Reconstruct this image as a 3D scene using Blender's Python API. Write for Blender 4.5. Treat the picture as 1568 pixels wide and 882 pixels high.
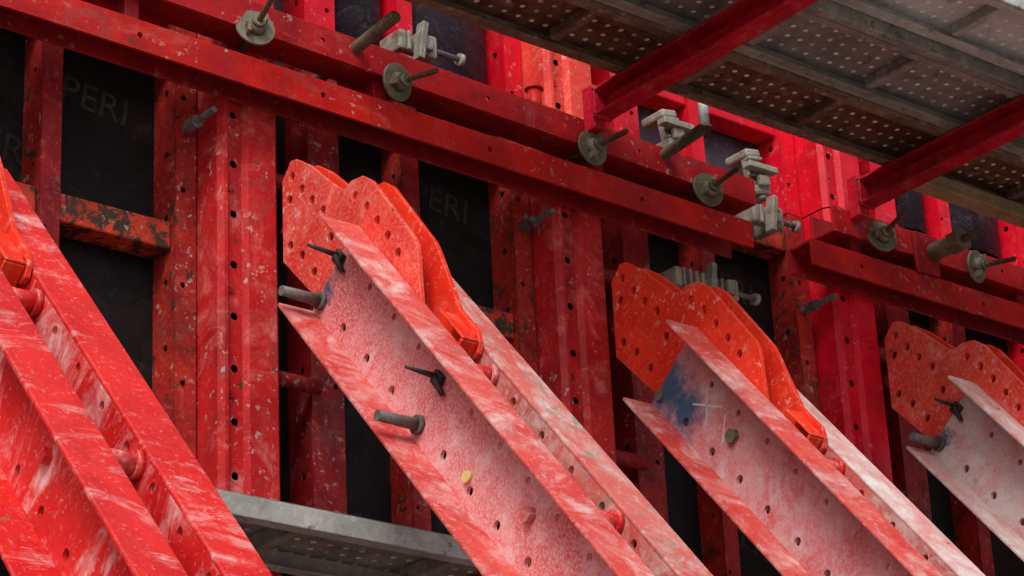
import bpy, bmesh, math, random
from mathutils import Vector, Matrix
random.seed(4)
scene=bpy.context.scene
for o in list(bpy.data.objects): bpy.data.objects.remove(o)
scene.view_settings.view_transform='Standard'
scene.view_settings.look='None'
scene.view_settings.exposure=0

# ---------------------------------------------------------------- materials
def nd(nt,t,**k):
    n=nt.nodes.new(t)
    for a,b in k.items(): setattr(n,a,b)
    return n
def base_mat(name):
    m=bpy.data.materials.new(name); m.use_nodes=True
    nt=m.node_tree; bs=nt.nodes['Principled BSDF']
    tc=nd(nt,'ShaderNodeTexCoord'); oi=nd(nt,'ShaderNodeObjectInfo')
    mul=nd(nt,'ShaderNodeMath',operation='MULTIPLY'); mul.inputs[1].default_value=37.0
    nt.links.new(oi.outputs['Random'],mul.inputs[0])
    add=nd(nt,'ShaderNodeVectorMath',operation='ADD')
    nt.links.new(tc.outputs['Object'],add.inputs[0]); nt.links.new(mul.outputs[0],add.inputs[1])
    return m,nt,bs,add.outputs[0],tc.outputs['Object'],oi
def noise(nt,vec,scale,detail=4,rough=.6,dist=0,stretch=None,rot=(0,0,0)):
    if stretch:
        mp=nd(nt,'ShaderNodeMapping'); mp.inputs['Scale'].default_value=stretch; mp.inputs['Rotation'].default_value=rot
        nt.links.new(vec,mp.inputs[0]); vec=mp.outputs[0]
    n=nd(nt,'ShaderNodeTexNoise'); n.inputs['Scale'].default_value=scale; n.inputs['Detail'].default_value=detail
    n.inputs['Roughness'].default_value=rough; n.inputs['Distortion'].default_value=dist
    nt.links.new(vec,n.inputs['Vector']); return n.outputs['Fac']
def ramp(nt,fac,a,b,va=0,vb=1):
    r=nd(nt,'ShaderNodeMapRange'); r.inputs[1].default_value=a; r.inputs[2].default_value=b
    r.inputs[3].default_value=va; r.inputs[4].default_value=vb
    nt.links.new(fac,r.inputs[0]); return r.outputs[0]
def mix(nt,fac,c1,c2):
    m=nd(nt,'ShaderNodeMixRGB')
    if isinstance(fac,(int,float)): m.inputs[0].default_value=fac
    else: nt.links.new(fac,m.inputs[0])
    for i,c in ((1,c1),(2,c2)):
        if isinstance(c,tuple): m.inputs[i].default_value=(*c,1)
        else: nt.links.new(c,m.inputs[i])
    return m.outputs[0]
def math_(nt,op,a,b):
    m=nd(nt,'ShaderNodeMath',operation=op)
    for i,c in ((0,a),(1,b)):
        if isinstance(c,(int,float)): m.inputs[i].default_value=c
        else: nt.links.new(c,m.inputs[i])
    return m.outputs[0]
def edge_mask(nt,rad=.006):
    bv=nd(nt,'ShaderNodeBevel',samples=2); bv.inputs[0].default_value=rad
    ge=nd(nt,'ShaderNodeNewGeometry')
    dt=nd(nt,'ShaderNodeVectorMath',operation='DOT_PRODUCT')
    nt.links.new(bv.outputs[0],dt.inputs[0]); nt.links.new(ge.outputs['Normal'],dt.inputs[1])
    return ramp(nt,dt.outputs['Value'],.99,.80)

def paint(name,base,dark,light,scuff=.5,scuff_scale=9,stretch=(1,1,1),rot=(0,0,0),rust=.3,rustcol=(.10,.035,.018),
          speck=0,speckcol=(.8,.7,.7),rough=.5,edge=0,edgecol=(.12,.06,.04),blue=None,drips=.3,fine=.5,bumpy=.35,spec=.28,grime=.25,grimecol=(.16,.10,.085),splat=0,splatcol=(.50,.42,.37)):
    m,nt,bs,v,obj,oi=base_mat(name)
    col=mix(nt,ramp(nt,noise(nt,v,4,4,.7,.5),.40,.62),base,dark)
    f1=ramp(nt,noise(nt,v,scuff_scale,7,.74,.9,stretch,rot),.66-.28*scuff,.80-.22*scuff)
    f2=ramp(nt,noise(nt,v,scuff_scale*2.7,4,.75,.6),.38,.62)
    f=math_(nt,'MULTIPLY',f1,f2)
    col=mix(nt,f,col,light)
    if fine>0:
        fs=ramp(nt,noise(nt,v,70,2,.7),.60,.72,0,fine)
        col=mix(nt,fs,col,light)
    if speck>0:
        s=ramp(nt,noise(nt,v,110,2,.8),.50-.12*speck,.66)
        col=mix(nt,math_(nt,'MULTIPLY',s,speck),col,speckcol)
    if grime>0:
        g=ramp(nt,noise(nt,v,7,7,.78,1.0),.54,.66,0,grime)
        col=mix(nt,g,col,grimecol)
    if drips>0:
        g=ramp(nt,noise(nt,v,10,4,.7,0,(1,1,.16)),.52,.72,0,drips)
        col=mix(nt,g,col,tuple(c*.35+.01 for c in dark))
    if rust>0:
        r=ramp(nt,noise(nt,v,14,6,.75,.4),.66-.22*rust,.70-.20*rust)
        col=mix(nt,r,col,rustcol)
    if splat>0:
        r=math_(nt,'MULTIPLY',ramp(nt,noise(nt,v,38,3,.6),.62,.66,0,splat),ramp(nt,noise(nt,v,3.1,3,.6),.46,.56))
        col=mix(nt,r,col,splatcol)
    if edge>0:
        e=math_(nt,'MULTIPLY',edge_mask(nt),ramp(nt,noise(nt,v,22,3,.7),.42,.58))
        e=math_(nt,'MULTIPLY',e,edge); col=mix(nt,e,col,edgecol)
    if blue:
        for (cx,cy,cz,rd) in blue:
            ds=nd(nt,'ShaderNodeVectorMath',operation='DISTANCE'); nt.links.new(obj,ds.inputs[0]); ds.inputs[1].default_value=(cx,cy,cz)
            nz=noise(nt,v,22,5,.75)
            dd=math_(nt,'ADD',ds.outputs['Value'],math_(nt,'MULTIPLY',math_(nt,'SUBTRACT',nz,.5),.20))
            bm=ramp(nt,dd,rd*1.1,rd*.35,0,.95); col=mix(nt,bm,col,(.025,.085,.16))
    nt.links.new(col,bs.inputs['Base Color'])
    bs.inputs['Specular IOR Level'].default_value=spec
    rr=ramp(nt,noise(nt,v,18,3,.7),.3,.7,rough-.13,rough+.2); nt.links.new(rr,bs.inputs['Roughness'])
    bp=nd(nt,'ShaderNodeBump'); bp.inputs['Strength'].default_value=bumpy; bp.inputs['Distance'].default_value=.004
    nt.links.new(noise(nt,v,45,3,.7),bp.inputs['Height']); nt.links.new(bp.outputs[0],bs.inputs['Normal'])
    return m

RED=paint('red_paint_profile',(.55,.013,.014),(.37,.007,.010),(.70,.18,.16),scuff=.55,scuff_scale=5,rust=.10,fine=.25,drips=.4,splat=.6,grime=.35)
DKRED=paint('dark_red_paint',(.32,.009,.013),(.16,.004,.007),(.50,.11,.11),scuff=.4,rust=.22,splat=.4)
FRAME=paint('rusty_frame_paint',(.44,.020,.013),(.21,.008,.007),(.60,.16,.11),scuff=.38,rust=.45,rustcol=(.045,.025,.018),edge=.9,edgecol=(.04,.024,.018),splat=.5)
RIB=paint('orange_rib_paint',(.58,.048,.018),(.32,.02,.010),(.5,.24,.14),scuff=.3,rust=.80,rustcol=(.05,.03,.018),edge=.9,edgecol=(.04,.028,.02),splat=.5)
CRIM=paint('crimson_paint',(.76,.003,.022),(.54,.002,.013),(.86,.10,.12),scuff=.35,rust=.02,drips=.4,rough=.4,fine=.12,bumpy=.2,grime=.2,splat=.3,splatcol=(.65,.35,.33))
SALMON=paint('salmon_paint',(.78,.060,.035),(.62,.03,.025),(.84,.32,.25),scuff=.5,rust=.15,drips=.4,splat=.5)
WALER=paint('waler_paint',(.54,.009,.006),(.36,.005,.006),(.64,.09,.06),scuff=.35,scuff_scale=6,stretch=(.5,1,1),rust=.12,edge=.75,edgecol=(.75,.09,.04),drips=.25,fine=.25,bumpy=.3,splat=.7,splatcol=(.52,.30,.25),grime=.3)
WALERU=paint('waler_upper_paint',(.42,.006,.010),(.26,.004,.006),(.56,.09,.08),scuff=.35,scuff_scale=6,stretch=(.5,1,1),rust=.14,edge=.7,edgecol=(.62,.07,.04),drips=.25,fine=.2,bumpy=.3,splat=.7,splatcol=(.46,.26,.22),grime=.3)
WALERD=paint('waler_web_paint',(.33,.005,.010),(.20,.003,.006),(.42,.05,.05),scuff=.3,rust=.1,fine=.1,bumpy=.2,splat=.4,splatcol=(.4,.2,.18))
BRKT=paint('bracket_paint',(.50,.004,.022),(.30,.003,.012),(.60,.12,.11),scuff=.42,rust=.14,bumpy=.3,edge=.5,edgecol=(.30,.10,.08))
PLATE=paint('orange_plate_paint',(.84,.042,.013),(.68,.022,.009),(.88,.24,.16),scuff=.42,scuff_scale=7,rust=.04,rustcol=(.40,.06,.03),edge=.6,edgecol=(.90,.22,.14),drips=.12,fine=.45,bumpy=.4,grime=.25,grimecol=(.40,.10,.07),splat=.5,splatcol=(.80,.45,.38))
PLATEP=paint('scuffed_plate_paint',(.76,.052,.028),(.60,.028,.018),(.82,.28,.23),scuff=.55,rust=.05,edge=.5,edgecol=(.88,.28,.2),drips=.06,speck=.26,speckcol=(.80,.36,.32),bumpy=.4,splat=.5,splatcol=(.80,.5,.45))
dg=(0,math.radians(35),0)
R1F=paint('raker_red_glare_streaked',(.72,.022,.018),(.55,.010,.012),(.88,.58,.55),scuff=.54,scuff_scale=4,stretch=(1.7,.75,.75),rot=(0,0,math.radians(35)),rust=.08,rustcol=(.22,.15,.08),edge=.6,edgecol=(.35,.16,.13),drips=.0,rough=.34,fine=.25,spec=.5,grime=.14)  # whitish streaks paint glare into the colour, along with scuffs
R1W=paint('raker_red_glare_web',(.70,.020,.017),(.52,.009,.012),(.88,.62,.60),scuff=.62,scuff_scale=3.4,stretch=(1.7,1,.65),rot=dg,rust=.06,rustcol=(.22,.15,.08),drips=.05,rough=.36,fine=.3,spec=.5,grime=.14)  # pale smears on the web are painted glare mixed with scuffs
R2W=paint('raker_pink_web',(.70,.15,.15),(.64,.065,.072),(.77,.47,.47),scuff=.85,scuff_scale=3,stretch=(.9,1,1),rust=.0,speck=.6,speckcol=(.82,.58,.58),drips=.0,rough=.5,blue=[(-.01,0,-.19,.06)],grime=.18,grimecol=(.35,.20,.2))
R2F=paint('raker_pink_flange',(.66,.085,.070),(.56,.04,.038),(.76,.54,.51),scuff=.78,scuff_scale=3.6,stretch=(1.4,.8,.8),rot=(0,0,math.radians(40)),rust=.10,rustcol=(.25,.15,.12),edge=.8,edgecol=(.24,.11,.09),drips=0,fine=.4,grime=.3,grimecol=(.35,.26,.23),splat=.6)
R2G=paint('raker_dirty_flange',(.60,.13,.11),(.50,.06,.055),(.60,.54,.49),scuff=.85,scuff_scale=5,stretch=(.6,1,1),rust=.36,rustcol=(.28,.24,.19),drips=0,edge=.6,edgecol=(.2,.14,.12),splat=.6)
R3W=paint('raker_mauve_web',(.58,.19,.19),(.52,.09,.10),(.58,.42,.43),scuff=.9,scuff_scale=2.6,stretch=(.8,1,1),rust=.0,speck=.35,speckcol=(.64,.49,.50),drips=0,rough=.5,
          blue=[(.03,0,-.20,.12),(.16,0,-.21,.10)],grime=.18,grimecol=(.35,.20,.2))
R3F=paint('raker_white_flange',(.66,.44,.42),(.66,.22,.20),(.74,.70,.68),scuff=.95,scuff_scale=4,stretch=(.7,1.4,1),rust=.08,edge=.7,edgecol=(.32,.2,.18),drips=0,grime=.3,grimecol=(.35,.28,.26))
R4W=paint('raker_white_web',(.62,.46,.46),(.62,.22,.22),(.68,.65,.64),scuff=.95,scuff_scale=3,rust=.0,speck=.35,speckcol=(.74,.71,.71),drips=0,rough=.5,blue=[(.02,0,-.22,.05)])
GALV=paint('galvanised_steel',(.28,.275,.25),(.17,.165,.15),(.44,.43,.40),scuff=.6,rust=.36,rustcol=(.14,.10,.065),grime=.5,splat=.6)
GALVL=paint('bright_galvanised',(.44,.45,.43),(.29,.30,.28),(.62,.64,.62),scuff=.6,rust=.26,rustcol=(.22,.19,.14),grime=.4,splat=.6)
ALU=paint('cast_clamp_metal',(.31,.29,.24),(.18,.165,.13),(.50,.48,.43),scuff=.5,rust=.32,rustcol=(.15,.10,.07),edge=.6,edgecol=(.60,.57,.52),rough=.5)
NUT=paint('weathered_nut',(.19,.165,.115),(.10,.085,.055),(.34,.31,.23),scuff=.5,scuff_scale=14,rust=.35,rustcol=(.11,.07,.035),edge=.6,edgecol=(.36,.33,.25))
ROD=paint('rusty_rod',(.12,.07,.04),(.065,.035,.02),(.24,.17,.11),scuff=.4,rust=.3)
PIN=paint('grey_pin',(.16,.145,.135),(.09,.08,.075),(.30,.29,.27),scuff=.5,rust=.25)
DPIN=paint('dark_pin',(.06,.05,.045),(.03,.025,.022),(.16,.13,.11),scuff=.3,rust=.2)
YEL=paint('yellow_wax',(.72,.62,.22),(.6,.5,.15),(.8,.7,.3),rust=0,drips=0)
CHALK=paint('chalk',(.66,.60,.60),(.55,.42,.42),(.7,.68,.68),rust=0,drips=0,scuff=.8)
WOOD=paint('weathered_timber',(.34,.235,.12),(.20,.14,.075),(.46,.36,.24),scuff=.6,scuff_scale=8,stretch=(.15,1,1),rust=0,drips=0)
PLY=paint('black_film_plywood',(.010,.007,.008),(.005,.004,.004),(.055,.038,.036),scuff=.35,scuff_scale=8,rust=0,drips=0,rough=.5,fine=.25,grime=0,spec=.2)
PLYB=paint('navy_film_plywood',(.050,.044,.068),(.028,.025,.038),(.20,.18,.22),scuff=.5,scuff_scale=9,rust=0,drips=0,rough=.3,fine=.6,grime=0,spec=.45)
LETTER=paint('faded_print',(.026,.021,.021),(.010,.008,.008),(.050,.042,.042),scuff=.5,scuff_scale=20,rust=0,drips=0,rough=.6)
LETTERB=paint('faded_print_light',(.10,.092,.12),(.05,.045,.06),(.20,.19,.22),scuff=.5,scuff_scale=20,rust=0,drips=0,rough=.6)
GROUND=paint('compacted_ground',(.32,.29,.25),(.24,.21,.18),(.42,.39,.35),scuff=.6,scuff_scale=1.5,rust=0,drips=0,rough=.9)
CONC=paint('concrete',(.35,.34,.32),(.26,.25,.23),(.45,.44,.42),scuff=.5,rust=0,drips=.2,rough=.85)

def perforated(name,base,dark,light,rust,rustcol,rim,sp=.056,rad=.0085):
    """sheet with perforation dots: pale discs paint in daylight showing through, small centres transparent"""
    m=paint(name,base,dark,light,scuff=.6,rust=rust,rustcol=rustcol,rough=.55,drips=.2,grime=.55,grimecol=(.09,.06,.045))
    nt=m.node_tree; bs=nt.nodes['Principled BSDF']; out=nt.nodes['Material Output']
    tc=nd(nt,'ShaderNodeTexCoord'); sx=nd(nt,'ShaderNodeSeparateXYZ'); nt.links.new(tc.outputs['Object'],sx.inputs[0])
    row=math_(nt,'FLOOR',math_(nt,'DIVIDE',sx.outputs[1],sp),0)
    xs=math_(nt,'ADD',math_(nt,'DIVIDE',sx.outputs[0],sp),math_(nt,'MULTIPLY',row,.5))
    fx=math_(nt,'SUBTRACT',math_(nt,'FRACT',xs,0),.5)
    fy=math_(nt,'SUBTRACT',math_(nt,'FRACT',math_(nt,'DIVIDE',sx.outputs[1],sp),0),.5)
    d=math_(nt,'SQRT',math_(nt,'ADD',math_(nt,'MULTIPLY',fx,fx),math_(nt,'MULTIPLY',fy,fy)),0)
    daydot=math_(nt,'LESS_THAN',d,rad/sp)
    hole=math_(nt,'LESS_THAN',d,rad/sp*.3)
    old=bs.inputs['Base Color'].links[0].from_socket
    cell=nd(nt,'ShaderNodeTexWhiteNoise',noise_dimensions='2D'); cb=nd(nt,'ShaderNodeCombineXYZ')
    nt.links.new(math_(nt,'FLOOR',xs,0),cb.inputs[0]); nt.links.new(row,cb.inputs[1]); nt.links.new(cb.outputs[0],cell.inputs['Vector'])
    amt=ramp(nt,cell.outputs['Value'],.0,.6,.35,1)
    nt.links.new(mix(nt,math_(nt,'MULTIPLY',daydot,amt),old,rim),bs.inputs['Base Color'])  # pale discs painted in as daylight coming through the holes
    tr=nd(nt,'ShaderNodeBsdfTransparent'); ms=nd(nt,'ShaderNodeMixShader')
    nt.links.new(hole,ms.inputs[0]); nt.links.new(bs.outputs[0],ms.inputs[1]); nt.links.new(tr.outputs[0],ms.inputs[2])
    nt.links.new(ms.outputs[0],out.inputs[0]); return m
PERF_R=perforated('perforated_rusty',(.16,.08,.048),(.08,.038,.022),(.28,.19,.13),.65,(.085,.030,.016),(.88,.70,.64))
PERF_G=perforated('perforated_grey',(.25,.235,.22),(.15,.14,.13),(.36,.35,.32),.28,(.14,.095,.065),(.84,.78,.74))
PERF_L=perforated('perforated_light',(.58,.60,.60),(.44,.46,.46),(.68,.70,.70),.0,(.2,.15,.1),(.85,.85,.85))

# ---------------------------------------------------------------- geometry helpers
def empty(name,mw=None):
    e=bpy.data.objects.new(name,None); e.empty_display_size=.2; scene.collection.objects.link(e)
    if mw is not None: e.matrix_world=mw
    return e
def obj_from_bm(bm,name,mat,parent,bevel=0):
    me=bpy.data.meshes.new(name); bmesh.ops.recalc_face_normals(bm,faces=bm.faces); bm.to_mesh(me); bm.free()
    me.materials.append(mat); o=bpy.data.objects.new(name,me); scene.collection.objects.link(o)
    if parent: o.parent=parent
    if bevel:
        b=o.modifiers.new('bv','BEVEL'); b.width=bevel; b.segments=2; b.limit_method='ANGLE'
    return o
def box(name,x0,x1,y0,y1,z0,z1,mat,parent=None,bevel=.004,rot=None):
    bm=bmesh.new(); bmesh.ops.create_cube(bm,size=1)
    bmesh.ops.scale(bm,vec=(x1-x0,y1-y0,z1-z0),verts=bm.verts)
    c=Vector(((x0+x1)/2,(y0+y1)/2,(z0+z1)/2))
    if rot: bmesh.ops.rotate(bm,cent=(0,0,0),matrix=rot,verts=bm.verts)
    bmesh.ops.translate(bm,vec=c,verts=bm.verts)
    return obj_from_bm(bm,name,mat,parent,bevel)
def cyl(name,p0,p1,r,mat,parent=None,segs=20,r2=None):
    p0=Vector(p0);p1=Vector(p1);d=p1-p0
    bm=bmesh.new(); bmesh.ops.create_cone(bm,cap_ends=True,segments=segs,radius1=r,radius2=r if r2 is None else r2,depth=d.length)
    q=d.to_track_quat('Z','Y').to_matrix().to_4x4()
    bmesh.ops.transform(bm,matrix=Matrix.Translation((p0+p1)/2)@q,verts=bm.verts)
    o=obj_from_bm(bm,name,mat,parent)
    for p in o.data.polygons: p.use_smooth=len(p.vertices)==4
    return o
def holed(name,outline,holes,th,mw,mat,parent,segs=14,bevel=0):
    """flat plate in local XY with real round holes, thickness th in local +Z, placed by mw"""
    bm=bmesh.new(); edges=[]
    def loop(pts):
        vs=[bm.verts.new((x,y,0)) for x,y in pts]
        for i in range(len(vs)): edges.append(bm.edges.new((vs[i],vs[(i+1)%len(vs)])))
    loop(outline)
    for (x,y,r) in holes:
        loop([(x+r*math.cos(2*math.pi*i/segs),y+r*math.sin(2*math.pi*i/segs)) for i in range(segs)])
    bmesh.ops.triangle_fill(bm,use_beauty=True,use_dissolve=False,edges=edges)
    ret=bmesh.ops.extrude_face_region(bm,geom=bm.faces[:])
    vs=[g for g in ret['geom'] if isinstance(g,bmesh.types.BMVert)]
    bmesh.ops.translate(bm,vec=(0,0,th),verts=vs)
    bmesh.ops.transform(bm,matrix=mw,verts=bm.verts)
    return obj_from_bm(bm,name,mat,parent,bevel)
def axes(o,ax,ay,az):
    m=Matrix.Identity(4)
    for i,c in enumerate((ax,ay,az)):
        for j in range(3): m[j][i]=c[j]
    for j in range(3): m[j][3]=o[j]
    return m
def threaded(name,p0,p1,r,mat,parent):
    p0=Vector(p0);p1=Vector(p1);d=p1-p0;n=int(d.length/.012)
    bm=bmesh.new(); q=d.to_track_quat('Z','Y').to_matrix().to_4x4(); T=Matrix.Translation(p0)@q
    rings=[]; sg=12
    for i in range(n*2+1):
        rr=r*(1.0 if i%2 else .80); z=d.length*i/(n*2)
        rings.append([bm.verts.new((rr*math.cos(6.2832*k/sg),rr*math.sin(6.2832*k/sg),z)) for k in range(sg)])
    for a,b in zip(rings,rings[1:]):
        for k in range(sg): bm.faces.new((a[k],a[(k+1)%sg],b[(k+1)%sg],b[k]))
    bm.faces.new(rings[0]); bm.faces.new(rings[-1])
    bmesh.ops.transform(bm,matrix=T,verts=bm.verts)
    return obj_from_bm(bm,name,mat,parent)
def hexnut(name,p0,p1,r,mat,parent):
    o=cyl(name,p0,p1,r,mat,parent,segs=6)
    for p in o.data.polygons: p.use_smooth=False
    return o
def strip(name,u0,u1,z0,z1,uc,zs,r,th,mw,mat,par,segs=14):
    """long strip (local x=u, y=z) with one column of real holes, built cell by cell"""
    bm=bmesh.new(); h=r*1.5
    def cell(a,b):
        vs=[bm.verts.new((x,y,0)) for x,y in ((u0,a),(u1,a),(u1,b),(u0,b))]; bm.faces.new(vs)
    cur=z0
    for z in sorted(zs):
        if z-h<=cur or z+h>=z1: continue
        cell(cur,z-h); cur=z+h
        C=[];Rr=[]
        angs=sorted(set([2*math.pi*i/segs for i in range(segs)]+[math.atan2(sy*h,(u1-uc) if sx>0 else (u0-uc))%(2*math.pi) for sx in (1,-1) for sy in (1,-1)]))
        for a in angs:
            ca,sa=math.cos(a),math.sin(a); t=1e9
            if ca>1e-9: t=min(t,(u1-uc)/ca)
            if ca<-1e-9: t=min(t,(u0-uc)/ca)
            if abs(sa)>1e-9: t=min(t,h/abs(sa))
            C.append(bm.verts.new((uc+r*ca,z+r*sa,0))); Rr.append(bm.verts.new((uc+t*ca,z+t*sa,0)))
        n=len(angs)
        for i in range(n):
            j=(i+1)%n; bm.faces.new((C[i],Rr[i],Rr[j],C[j]))
    cell(cur,z1)
    bmesh.ops.remove_doubles(bm,verts=bm.verts,dist=1e-6)
    ret=bmesh.ops.extrude_face_region(bm,geom=bm.faces[:])
    vs=[g for g in ret['geom'] if isinstance(g,bmesh.types.BMVert)]
    bmesh.ops.translate(bm,vec=(0,0,th),verts=vs)
    bmesh.ops.transform(bm,matrix=mw,verts=bm.verts)
    return obj_from_bm(bm,name,mat,par)

# ---------------------------------------------------------------- formwork wall
PITCH=1.312
def strip_x(name,x,y0,y1,z0,z1,yc,zs,r,th,mat,par):
    return strip(name,y0,y1,z0,z1,yc,zs,r,th,axes((x,0,0),(0,1,0),(0,0,1),(1,0,0)),mat,par)
def strip_y(name,y,x0,x1,z0,z1,xc,zs,r,th,mat,par):
    return strip(name,x0,x1,z0,z1,xc,zs,r,th,axes((0,y,0),(1,0,0),(0,0,1),(0,1,0)),mat,par)
def prof_sheet(name,pts,z0,z1,mat,par,smooth=False):
    bm=bmesh.new(); a=[bm.verts.new((x,y,z0)) for x,y in pts]; b=[bm.verts.new((x,y,z1)) for x,y in pts]
    for i in range(len(pts)-1): bm.faces.new((a[i],a[i+1],b[i+1],b[i]))
    me=bpy.data.meshes.new(name); bm.to_mesh(me); bm.free(); me.materials.append(mat)
    if smooth:
        for q in me.polygons: q.use_smooth=True
    o=bpy.data.objects.new(name,me); scene.collection.objects.link(o); o.parent=par
    s=o.modifiers.new('s','SOLIDIFY'); s.thickness=.004; s.offset=0
    return o
def panel(k,tier):
    X=k*PITCH; z0,z1=((.25,5.60) if tier==0 else (5.606,8.6))
    p=empty('formwork_panel')
    crim=(tier==1 or k>=2)
    mf=CRIM if crim else RED; ms=CRIM if crim else FRAME; md=(CRIM if tier==1 else DKRED)
    mrib=CRIM if tier==1 else RIB
    if tier==1 and k==1: mf=SALMON
    yo=.004 if tier else 0
    box('plywood_skin',X,X+PITCH-.004,.125,.145,z0,z1,PLYB if tier else PLY,p,0)
    zs=lambda st,off:[z for z in [z0+off+i*st for i in range(int((z1-z0-off)/st)+1)] if z0+.03<z<z1-.03]
    xr=X+PITCH-.006
    strip_y('edge_member_front',yo,xr-.072,xr,z0,z1,xr-.045,zs(.31,.12),.009,.006,ms,p)
    strip_x('edge_member_side',xr-.072,yo+.007,.124,z0,z1,.055,zs(.21,.07),.012,.006,ms,p)
    box('edge_member_back',xr-.006,xr,yo+.007,.124,z0,z1,ms,p,0)
    strip_y('inner_member_front',yo,X+.405,X+.525,z0,z1,X+.495,zs(.45,.2),.009,.006,md,p)
    strip_x('inner_member_side',X+.405,yo+.007,.124,z0,z1,.05,zs(.17,.05),.012,.006,md,p)
    box('inner_member_back',X+.519,X+.525,yo+.007,.124,z0,z1,md,p,0)
    strip_y('narrow_member_front',yo+.01,X+.785,X+.85,z0,z1,X+.8,zs(.62,.2),.007,.006,ms if tier else DKRED,p)
    strip_x('narrow_member_side',X+.785,yo+.017,.124,z0,z1,.06,zs(.31,.1),.010,.006,ms if tier else FRAME,p)
    ribs=[.6,1.42,2.24,3.06,4.05,4.87,5.5] if tier==0 else ([5.97,6.75,7.55,8.4] if k==1 else [5.66,8.4])
    for z in ribs:
        box('rib',X+.53,X+.78,.02,.118,z-.045,z+.045,mrib,p,.006)
        box('rib',X+.856,X+PITCH-.08,.02,.118,z-.045,z+.045,mrib,p,.006)
    if tier==1 and k!=1:
        # convex film sheets added over the flat ply, shaped to give a shading gradient
        for (a,b) in ((.535,.775),(.860,1.225)):
            c=(a+b)/2; h=(b-a)/2
            pts=[(X+c-h*math.cos(t),.122-.105*math.sin(t)) for t in [math.pi*i/20 for i in range(21)]]
            prof_sheet('film_bulge',pts,z0+.12,z1-.3,PLYB,p,True)
    prof_sheet('soldier_left',[(X+.004,.12),(X+.004,-.10),(X+.016,-.12),(X+.026,-.12),(X+.040,-.100)],z0,z1,mf,p)
    strip_y('soldier_groove',-.100,X+.0405,X+.0895,z0,z1,X+.062,zs(.165,.06),.0125,.004,mf,p)
    prof_sheet('soldier_right',[(X+.090,-.100),(X+.102,-.12),(X+.198,-.12),(X+.208,-.11),(X+.208,.12)],z0,z1,mf,p)
    box('soldier_back',X+.01,X+.2,.05,.06,z0,z1,DKRED,p,0)
    for z in zs(.33,.14):
        o=cyl('dimple',(X+.047,-.106,z),(X+.047,-.099,z),.011,md,p,12)
    if tier==0:
        for z in (1.2,2.3,3.4,4.47,5.12):
            cyl('spacer_tube',(X+.205,-.03,z),(X+.41,-.03,z),.024,md,p)
            cyl('spacer_collar',(X+.209,-.03,z),(X+.222,-.03,z),.032,md,p)
        for z in (2.0,3.6,5.22):
            threaded('tie_bolt',(X-.05+PITCH,.05,z),(X-.05+PITCH,-.17,z),.011,PIN,p)
            hexnut('tie_nut',(X-.05+PITCH,-.03,z),(X-.05+PITCH,-.075,z),.022,PIN,p)
    else:
        threaded('tie_bolt',(X+.13,-.11,5.92),(X+.13,-.17,5.92),.014,PIN if k==1 else mf,p)
        hexnut('tie_nut',(X+.13,-.121,5.92),(X+.13,-.15,5.92),.026,ALU if k==1 else mf,p)
    for (lx,lz,rt) in (((.58,5.05,-8),(.90,5.28,-8),(.93,4.98,172),(.90,4.35,-20),(.58,4.15,-75),(.88,3.6,10)) if tier==0 else ((.56,6.12,-12),)):
        if tier==1 and k!=1: continue
        cu=bpy.data.curves.new('print','FONT'); cu.body='PERI'; cu.size=.13 if tier==0 else .11; cu.extrude=.0004
        cu.materials.append(LETTERB if tier else LETTER); t=bpy.data.objects.new('printed_lettering',cu); scene.collection.objects.link(t)
        t.matrix_world=Matrix.Translation((X+lx,.1235,lz))@Matrix.Rotation(math.radians(90),4,'X')@Matrix.Rotation(math.radians(rt),4,'Z')
        t.parent=p
    return p
for k in range(-3,5):
    panel(k,0); panel(k,1)

# ---------------------------------------------------------------- walers
def disc_nut(p,x,y,z,tilt):
    pr=empty('wing_nut_plate')
    pr.matrix_world=Matrix.Translation((x,y,z))@Matrix.Rotation(tilt,4,'Z')@Matrix.Rotation(tilt*.6,4,'X')
    cyl('disc',(0,0,0),(0,-.010,0),.062,NUT,pr,28); cyl('hub',(0,-.010,0),(0,-.035,0),.033,NUT,pr,20,.024)
    cyl('collar',(0,-.035,0),(0,-.050,0),.020,NUT,pr,16)
    a=random.random()*3
    for s in (a,a+math.pi):
        box('wing',-.006+.037*math.cos(s),.006+.037*math.cos(s),-.04,-.008,-.012+.037*math.sin(s),.012+.037*math.sin(s),NUT,pr,.003)
    threaded('threaded_rod',(0,.14,0),(0,-.17,0),.0105,ROD,pr)
    return pr
def channel_up(p,x0,x1,za,zb,up):
    """U-channel lying on its web from (x0,za) to (x1,zb); flanges up (1) or down (-1)"""
    R=Matrix.Translation((x0,0,za))@Matrix.Rotation(-math.atan2(zb-za,x1-x0),4,'Y')
    e=empty('channel',R); e.parent=p; L=x1-x0
    s=up
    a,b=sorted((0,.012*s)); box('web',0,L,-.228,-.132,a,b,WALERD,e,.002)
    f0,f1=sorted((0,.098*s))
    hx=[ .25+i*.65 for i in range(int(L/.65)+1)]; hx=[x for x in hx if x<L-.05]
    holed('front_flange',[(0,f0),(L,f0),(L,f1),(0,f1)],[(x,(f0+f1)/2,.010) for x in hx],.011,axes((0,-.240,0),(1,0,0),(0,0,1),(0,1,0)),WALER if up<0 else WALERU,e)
    box('rear_flange',0,L,-.131,-.121,f0,f1,WALERD,e,.003)
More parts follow.
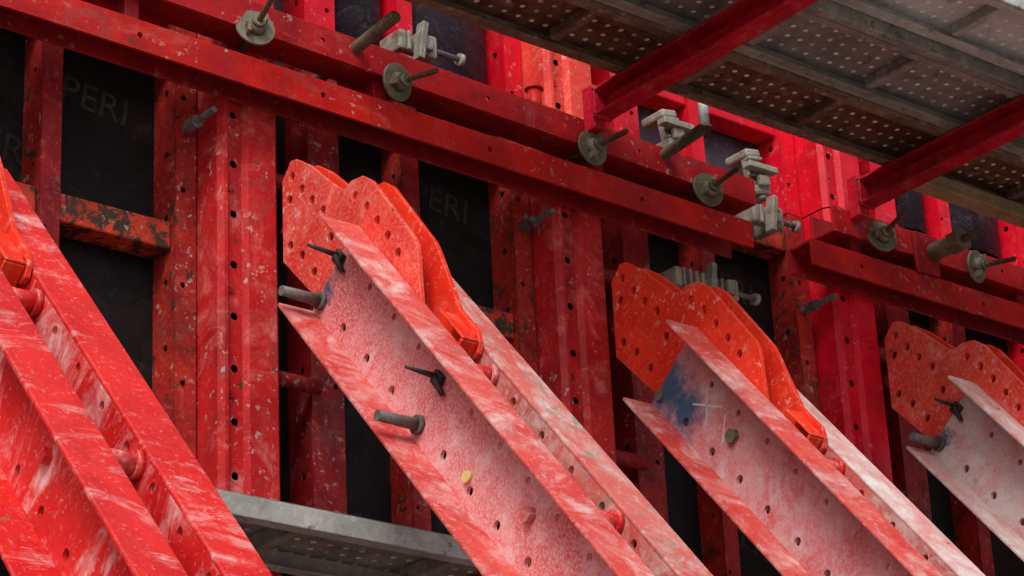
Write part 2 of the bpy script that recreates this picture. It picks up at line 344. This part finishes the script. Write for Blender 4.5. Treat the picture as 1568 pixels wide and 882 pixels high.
def waler(xu,xl,zu,zl,nuts,rods):
    p=empty('steel_waler')
    channel_up(p,xu[0],xu[1],zu[0],zu[1],1)
    channel_up(p,xl[0],xl[1],zl[0],zl[1],-1)
    x=xu[0]+.12
    while x<xu[1]-.05:
        t=(x-xu[0])/(xu[1]-xu[0]); a=zl[0]+(zl[1]-zl[0])*t; b=zu[0]+(zu[1]-zu[0])*t
        box('web_spacer',x,x+.05,-.20,-.15,a-.006,b+.002,WALERD,p,.004); x+=.9
    for i,(x,z) in enumerate(nuts): disc_nut(p,x,-.245,z,(-.25,.2,.05,-.1)[i%4])
    for x,l,z in rods: threaded('tie_rod_stub',(x,.0,z-.03),(x-.01,-.24-l,z),.021,ROD,p)
    return p
waler((-3.2,2.14),(-3.2,2.11),(5.555,5.437),(5.43,5.365),((.045,5.485),(.575,5.458),(1.38,5.448),(1.90,5.428)),((.43,.22,5.55),(1.72,.20,5.53)))
waler((2.53,5.6),(2.40,5.6),(5.44,5.44),(5.375,5.375),((2.76,5.465),(3.27,5.470)),())
t=empty('support_tube'); cyl('tube',(1.20,-.18,5.54),(1.20,-.18,5.64),.025,WALER,t); cyl('cap',(1.20,-.18,5.64),(1.20,-.18,5.648),.032,WALER,t)
g=empty('tie_sleeve')
box('bracket_plate',2.93,3.05,-.262,-.245,5.37,5.53,WALERD,g,.004)
cyl('sleeve',(3.02,-.26,5.46),(3.02,-.38,5.46),.034,NUT,g); hexnut('sleeve_nut',(3.02,-.36,5.46),(3.02,-.41,5.46),.046,NUT,g); threaded('sleeve_rod',(3.02,-.26,5.46),(3.02,-.47,5.46),.016,ROD,g)

# ---------------------------------------------------------------- clamps
def clamp(x,y,z,L,vert=False,rodlen=.16):
    M=Matrix.Translation((x,y,z))
    if vert: M=M@Matrix.Rotation(math.radians(80),4,'Y')
    p=empty('formwork_clamp',M)
    box('spine',-L/2,L/2,-.03,.0,-.03,.03,ALU,p,.006)
    n=max(3,int(L/.03))
    for i in range(n):
        xx=-L/2+ (i+.5)*L/n
        box('rib_%d'%i,xx-.006,xx+.006,-.050,-.028,-.034,.034,ALU,p,.003)
    box('jaw_left',-L/2-.022,-L/2+.010,-.045,.07,-.036,.036,ALU,p,.009)
    box('jaw_right',L/2-.010,L/2+.026,-.055,.07,-.040,.040,ALU,p,.009)
    box('jaw_lip',L/2-.04,L/2+.0,-.072,-.051,-.026,.026,ALU,p,.006)
    box('wedge',-.012,.010,-.085,-.045,-.075,.065,ALU,p,.003,rot=Matrix.Rotation(.15,3,'Y'))
    cyl('bolt',(L/2,-.03,0),(L/2+rodlen,-.03,0),.010,PIN,p)
    cyl('bolt_head',(L/2+rodlen,-.03,0),(L/2+rodlen+.015,-.03,0),.021,ALU,p)
clamp(.76,-.08,5.71,.10,False,.13)
clamp(1.86,-.10,5.70,.10,True,.05)
clamp(2.26,-.10,5.64,.13,True,.03)
clamp(2.27,-.12,5.46,.09,False,.10)
clamp(2.02,-.04,5.17,.24,False,.12)
pp=empty('galvanised_prop_tube'); cyl('tube',(1.96,-.20,5.71),(1.96,-.20,5.86),.018,GALVL,pp); cyl('cap',(1.96,-.2,5.86),(1.96,-.2,5.87),.024,GALVL,pp); cyl('foot',(1.96,-.2,5.70),(1.96,-.2,5.71),.026,ROD,pp)

# ---------------------------------------------------------------- raking struts
D=Vector((0,-.645,-.764)).normalized(); XX=Vector((1,0,0)); N=D.cross(XX)
PL=[(-.148,4.79),(-.148,5.055),(-.195,5.106),(-.225,5.100),(-.29,5.055),(-.43,4.925),(-.462,4.905),(-.50,4.918),(-.555,4.912),(-.598,4.880),(-.785,4.632),(-.80,4.60),(-.81,4.42),(-.82,4.34),(-.5,4.46),(-.32,4.61),(-.275,4.655)]
HL=[(-.200,5.052),(-.250,4.99),(-.300,4.935),(-.355,4.88),(-.185,4.83),(-.245,4.775),(-.305,4.70),(-.185,4.98),
    (-.515,4.862),(-.570,4.808),(-.618,4.745),(-.665,4.68),(-.710,4.61),(-.39,4.78)]
def dn(y,z):
    ry=y+.53; rz=z-4.75; return (ry*D.y+rz*D.z, ry*N.y+rz*N.z)
def raker(x,dz,mw,mfl,mfr,mwr,mp,mp2,pins=True,L=6.15,tube=R1W):
    M=axes((x,-.53,4.75+dz),D,XX,N)
    p=empty('raking_strut',M)
    W=.278
    A=lambda y:axes((0,y,0),(1,0,0),(0,0,1),(0,-1,0))
    hs=[]; d=.177
    while d<L-.1:
        hs.append((d,-.237,.0145)); hs.append((d+.02,-.085,.011)); d+=.168
    hl_=[(x_+random.uniform(-.004,.004),z_+random.uniform(-.003,.003),r_) for x_,z_,r_ in hs]
    holed('left_web',[(0,-W),(L,-W),(L,0),(0,0)],hl_,.012,A(.012),mw,p)
    holed('right_web',[(0.05,-W),(L,-W),(L,0),(0.05,0)],[(a,(-.030 if b>-.1 else b),.0125) for a,b,c in hs],.012,A(.122),mwr,p)
    box('left_top_flange',-.0,L,-.12,.0115,.0005,.013,mfl,p,.004)
    box('left_bottom_flange',0,L,-.12,.0115,-W-.013,-W-.0005,mfl,p,.004)
    box('right_top_flange',.05,L,.1105,.24,.0005,.013,mfr,p,.004)
    box('right_bottom_flange',.05,L,.1105,.24,-W-.013,-W-.0005,mfr,p,.004)
    pl=[dn(*q) for q in PL]; hl=[(*dn(*q),.0145) for q in HL]
    holed('head_plate_front',pl,hl,.015,A(.030),mp,p,bevel=.002)
    i0=PL.index((-.81,4.42))
    pl2=pl[:i0]+[(.462,.052),(.50,.040),(.61,.040),(.645,.022),(.662,-.005),(.655,-.03),(.60,-.05),(.44,-.06)]+pl[i0+2:]
    holed('head_plate_back',pl2,hl+[(.62,.012,.011)],.015,A(.106),mp2,p,bevel=.002)
    box('hook_web',.50,.645,.034,.089,.016,.024,mp2,p,.004)
    box('hook_lip',.635,.647,.034,.089,-.05,.0155,mp2,p,.003)
    for q in ((-.185,4.98),(-.39,4.78),(-.60,4.60)):
        a,b=dn(*q); cyl('head_spacer',(a,.034,b),(a,.089,b),.022,DKRED,p)
    a,b=dn(-.14,4.9); box('lug',a-.05,a+.05,.045,.08,b-.03,b+.05,DKRED,p,.005)
    for dd_ in (.74,1.45,2.16,2.87,3.6,4.4,5.2):
        cyl('spacer_tube',(dd_,.0125,-.030),(dd_,.1095,-.030),.025,tube,p)
        cyl('spacer_bush',(dd_,.092,-.030),(dd_,.1092,-.030),.034,tube,p)
    if pins:
        for d0 in (.02,.70):
            cyl('connecting_pin',(d0,.0,-.235),(d0+.004,-.145,-.232),.018,PIN,p,20,.015)
            cyl('pin_collar',(d0,.0,-.235),(d0,-.014,-.235),.027,PIN,p)
            cyl('cotter_pin',(d0-.01,.0,-.09),(d0-.01,-.125,-.082),.010,DPIN,p,12,.005)
            cyl('cotter_loop',(d0-.005,-.03,-.09),(d0+.04,-.01,-.115),.008,DPIN,p,10)
            box('cotter_head',d0-.03,d0+.012,-.02,-.002,-.115,-.075,DPIN,p,.004)
    for d0 in (1.28,1.9,2.6):
        hexnut('bolt_head',(d0,0,-.14),(d0,-.022,-.14),.022,mfl if pins else NUT,p)
    if not pins:
        hexnut('bolt_head',(.02,0,-.235),(.02,-.012,-.235),.02,NUT,p); hexnut('bolt_head',(.40,0,-.15),(.40,-.018,-.15),.024,NUT,p)
        for (a,b,c,e) in ((.17,-.175,.29,-.11),(.19,-.10,.27,-.19),(.32,-.12,.37,-.19)):
            v=Vector((c-a,0,e-b)); n_=v.length; an=math.atan2(v.z,v.x)
            box('chalk_mark',(a+c)/2-n_/2,(a+c)/2+n_/2,-.0016,-.0004,(b+e)/2-.003,(b+e)/2+.003,CHALK,p,0,rot=Matrix.Rotation(-an,3,'Y'))
    box('foot_plate',L-.02,L+.02,-.14,.26,-.35,.06,GALV,p,.004)
    return p,M
raker(-1.185,-.10,R1W,R1F,R1F,R1W,PLATE,PLATE)
p2,M2=raker(.19,0,R2W,R2F,R2G,R2G,PLATEP,PLATE)
cyl('plug',(.99,0,-.215),(.99,-.012,-.215),.016,YEL,p2)
raker(1.502,-.025,R3W,R2F,R3F,R2G,PLATE,PLATE,pins=False)
raker(2.814,.06,R4W,R3F,R3F,R3F,PLATEP,PLATE)
raker(4.126,0,R2W,R2F,R3F,R3F,PLATE,PLATE)
for x in (-1.12,.25,1.56,2.87,4.19):
    f=empty('strut_footing'); box('footing_block',x-.4,x+.4,-5.1,-3.9,-.3,.10,CONC,f,.02)
    box('base_shoe',x-.16,x+.16,-4.66,-4.3,.10,.14,GALV,f,.005)

# ---------------------------------------------------------------- platforms
def plank(p,x0,x1,y0,y1,z,web,lip,ribm,lh=.05):
    box('perforated_deck',x0,x1,y0+.005,y1-.005,z+lh,z+lh+.003,web,p,0)
    box('lip_back',x0,x1,y1-.012,y1,z,z+lh-.001,lip,p,.003); box('lip_back_return',x0,x1,y1-.045,y1-.013,z,z+.005,lip,p,.001)
    box('lip_front',x0,x1,y0,y0+.012,z,z+lh-.001,lip,p,.003); box('lip_front_return',x0,x1,y0+.013,y0+.045,z,z+.005,lip,p,.001)
    x=x0+.28
    while x<x1:
        box('stiffener',x,x+.035,y0+.047,y1-.047,z+.012,z+lh-.001,ribm,p,.004); x+=.55
RUSTL=paint('rusty_lip',(.20,.14,.095),(.10,.065,.04),(.34,.28,.20),scuff=.6,rust=.45,rustcol=(.11,.055,.03),grime=.5,splat=.6)
pf=empty('scaffold_platform')
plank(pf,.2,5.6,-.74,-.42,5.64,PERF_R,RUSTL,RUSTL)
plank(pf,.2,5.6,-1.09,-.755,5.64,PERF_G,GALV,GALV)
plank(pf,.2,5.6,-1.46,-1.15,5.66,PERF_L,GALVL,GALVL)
box('edge_angle',.2,5.6,-1.140,-1.105,5.62,5.70,GALV,pf,.004)
box('edge_board',2.72,5.6,-.50,-.43,5.575,5.630,WOOD,pf,.004)
for x in (1.345,2.60,3.87,5.14):
    b=empty('platform_bracket')
    box('arm_top',x,x+.075,-1.75,-.30,5.625,5.636,BRKT,b,.003)
    box('arm_web',x+.06,x+.071,-1.75,-.30,5.545,5.6245,BRKT,b,.003)
    box('arm_bottom',x,x+.075,-1.75,-.30,5.534,5.5445,BRKT,b,.003)
    box('arm_end',x,x+.075,-.315,-.299,5.53,5.64,BRKT,b,.003)
    box('hanger',x+.01,x+.06,-.297,-.243,5.50,5.66,BRKT,b,.004)
    cyl('post',(x+.035,-1.72,5.64),(x+.035,-1.72,6.8),.025,BRKT,b)
lp=empty('walkway_platform')
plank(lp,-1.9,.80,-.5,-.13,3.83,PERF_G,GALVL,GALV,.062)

# ---------------------------------------------------------------- ground and world
bm=bmesh.new(); bmesh.ops.create_grid(bm,x_segments=40,y_segments=40,size=400); obj_from_bm(bm,'ground',GROUND,None)
w=bpy.data.worlds.new("World"); scene.world=w; w.use_nodes=True; nt=w.node_tree
bg=nt.nodes['Background']; sky=nt.nodes.new('ShaderNodeTexSky'); sky.sky_type='NISHITA'; sky.sun_disc=False
sd=Vector((-.62,-.50,.78)).normalized()
el=math.asin(sd.z); az=math.atan2(sd.x,sd.y)
sky.sun_elevation=el; sky.sun_rotation=az; sky.air_density=1.0; sky.dust_density=4.0
hs=nt.nodes.new('ShaderNodeHueSaturation'); hs.inputs['Saturation'].default_value=.35
nt.links.new(sky.outputs[0],hs.inputs['Color']); nt.links.new(hs.outputs[0],bg.inputs[0]); bg.inputs[1].default_value=.15
sl=bpy.data.lights.new('sun','SUN'); sl.energy=1.5; sl.angle=math.radians(20); sl.color=(1,.97,.93)
so=bpy.data.objects.new('sun',sl); scene.collection.objects.link(so); so.rotation_euler=sd.to_track_quat('Z','Y').to_euler()

# ---------------------------------------------------------------- camera
R=Vector((0.7778205,-0.6267505,-0.0466797));U=Vector((-0.2134763,-0.3333277,0.9183248));B=Vector((-0.5911202,-0.7043269,-0.3930656))
cam=bpy.data.cameras.new('camera'); co=bpy.data.objects.new('camera',cam); scene.collection.objects.link(co)
cam.sensor_width=36; cam.lens=4040/1568*36; cam.clip_end=1000; cam.clip_start=.05
co.matrix_world=axes((-3.892,-6.082,1.6),R,U,B); scene.camera=co
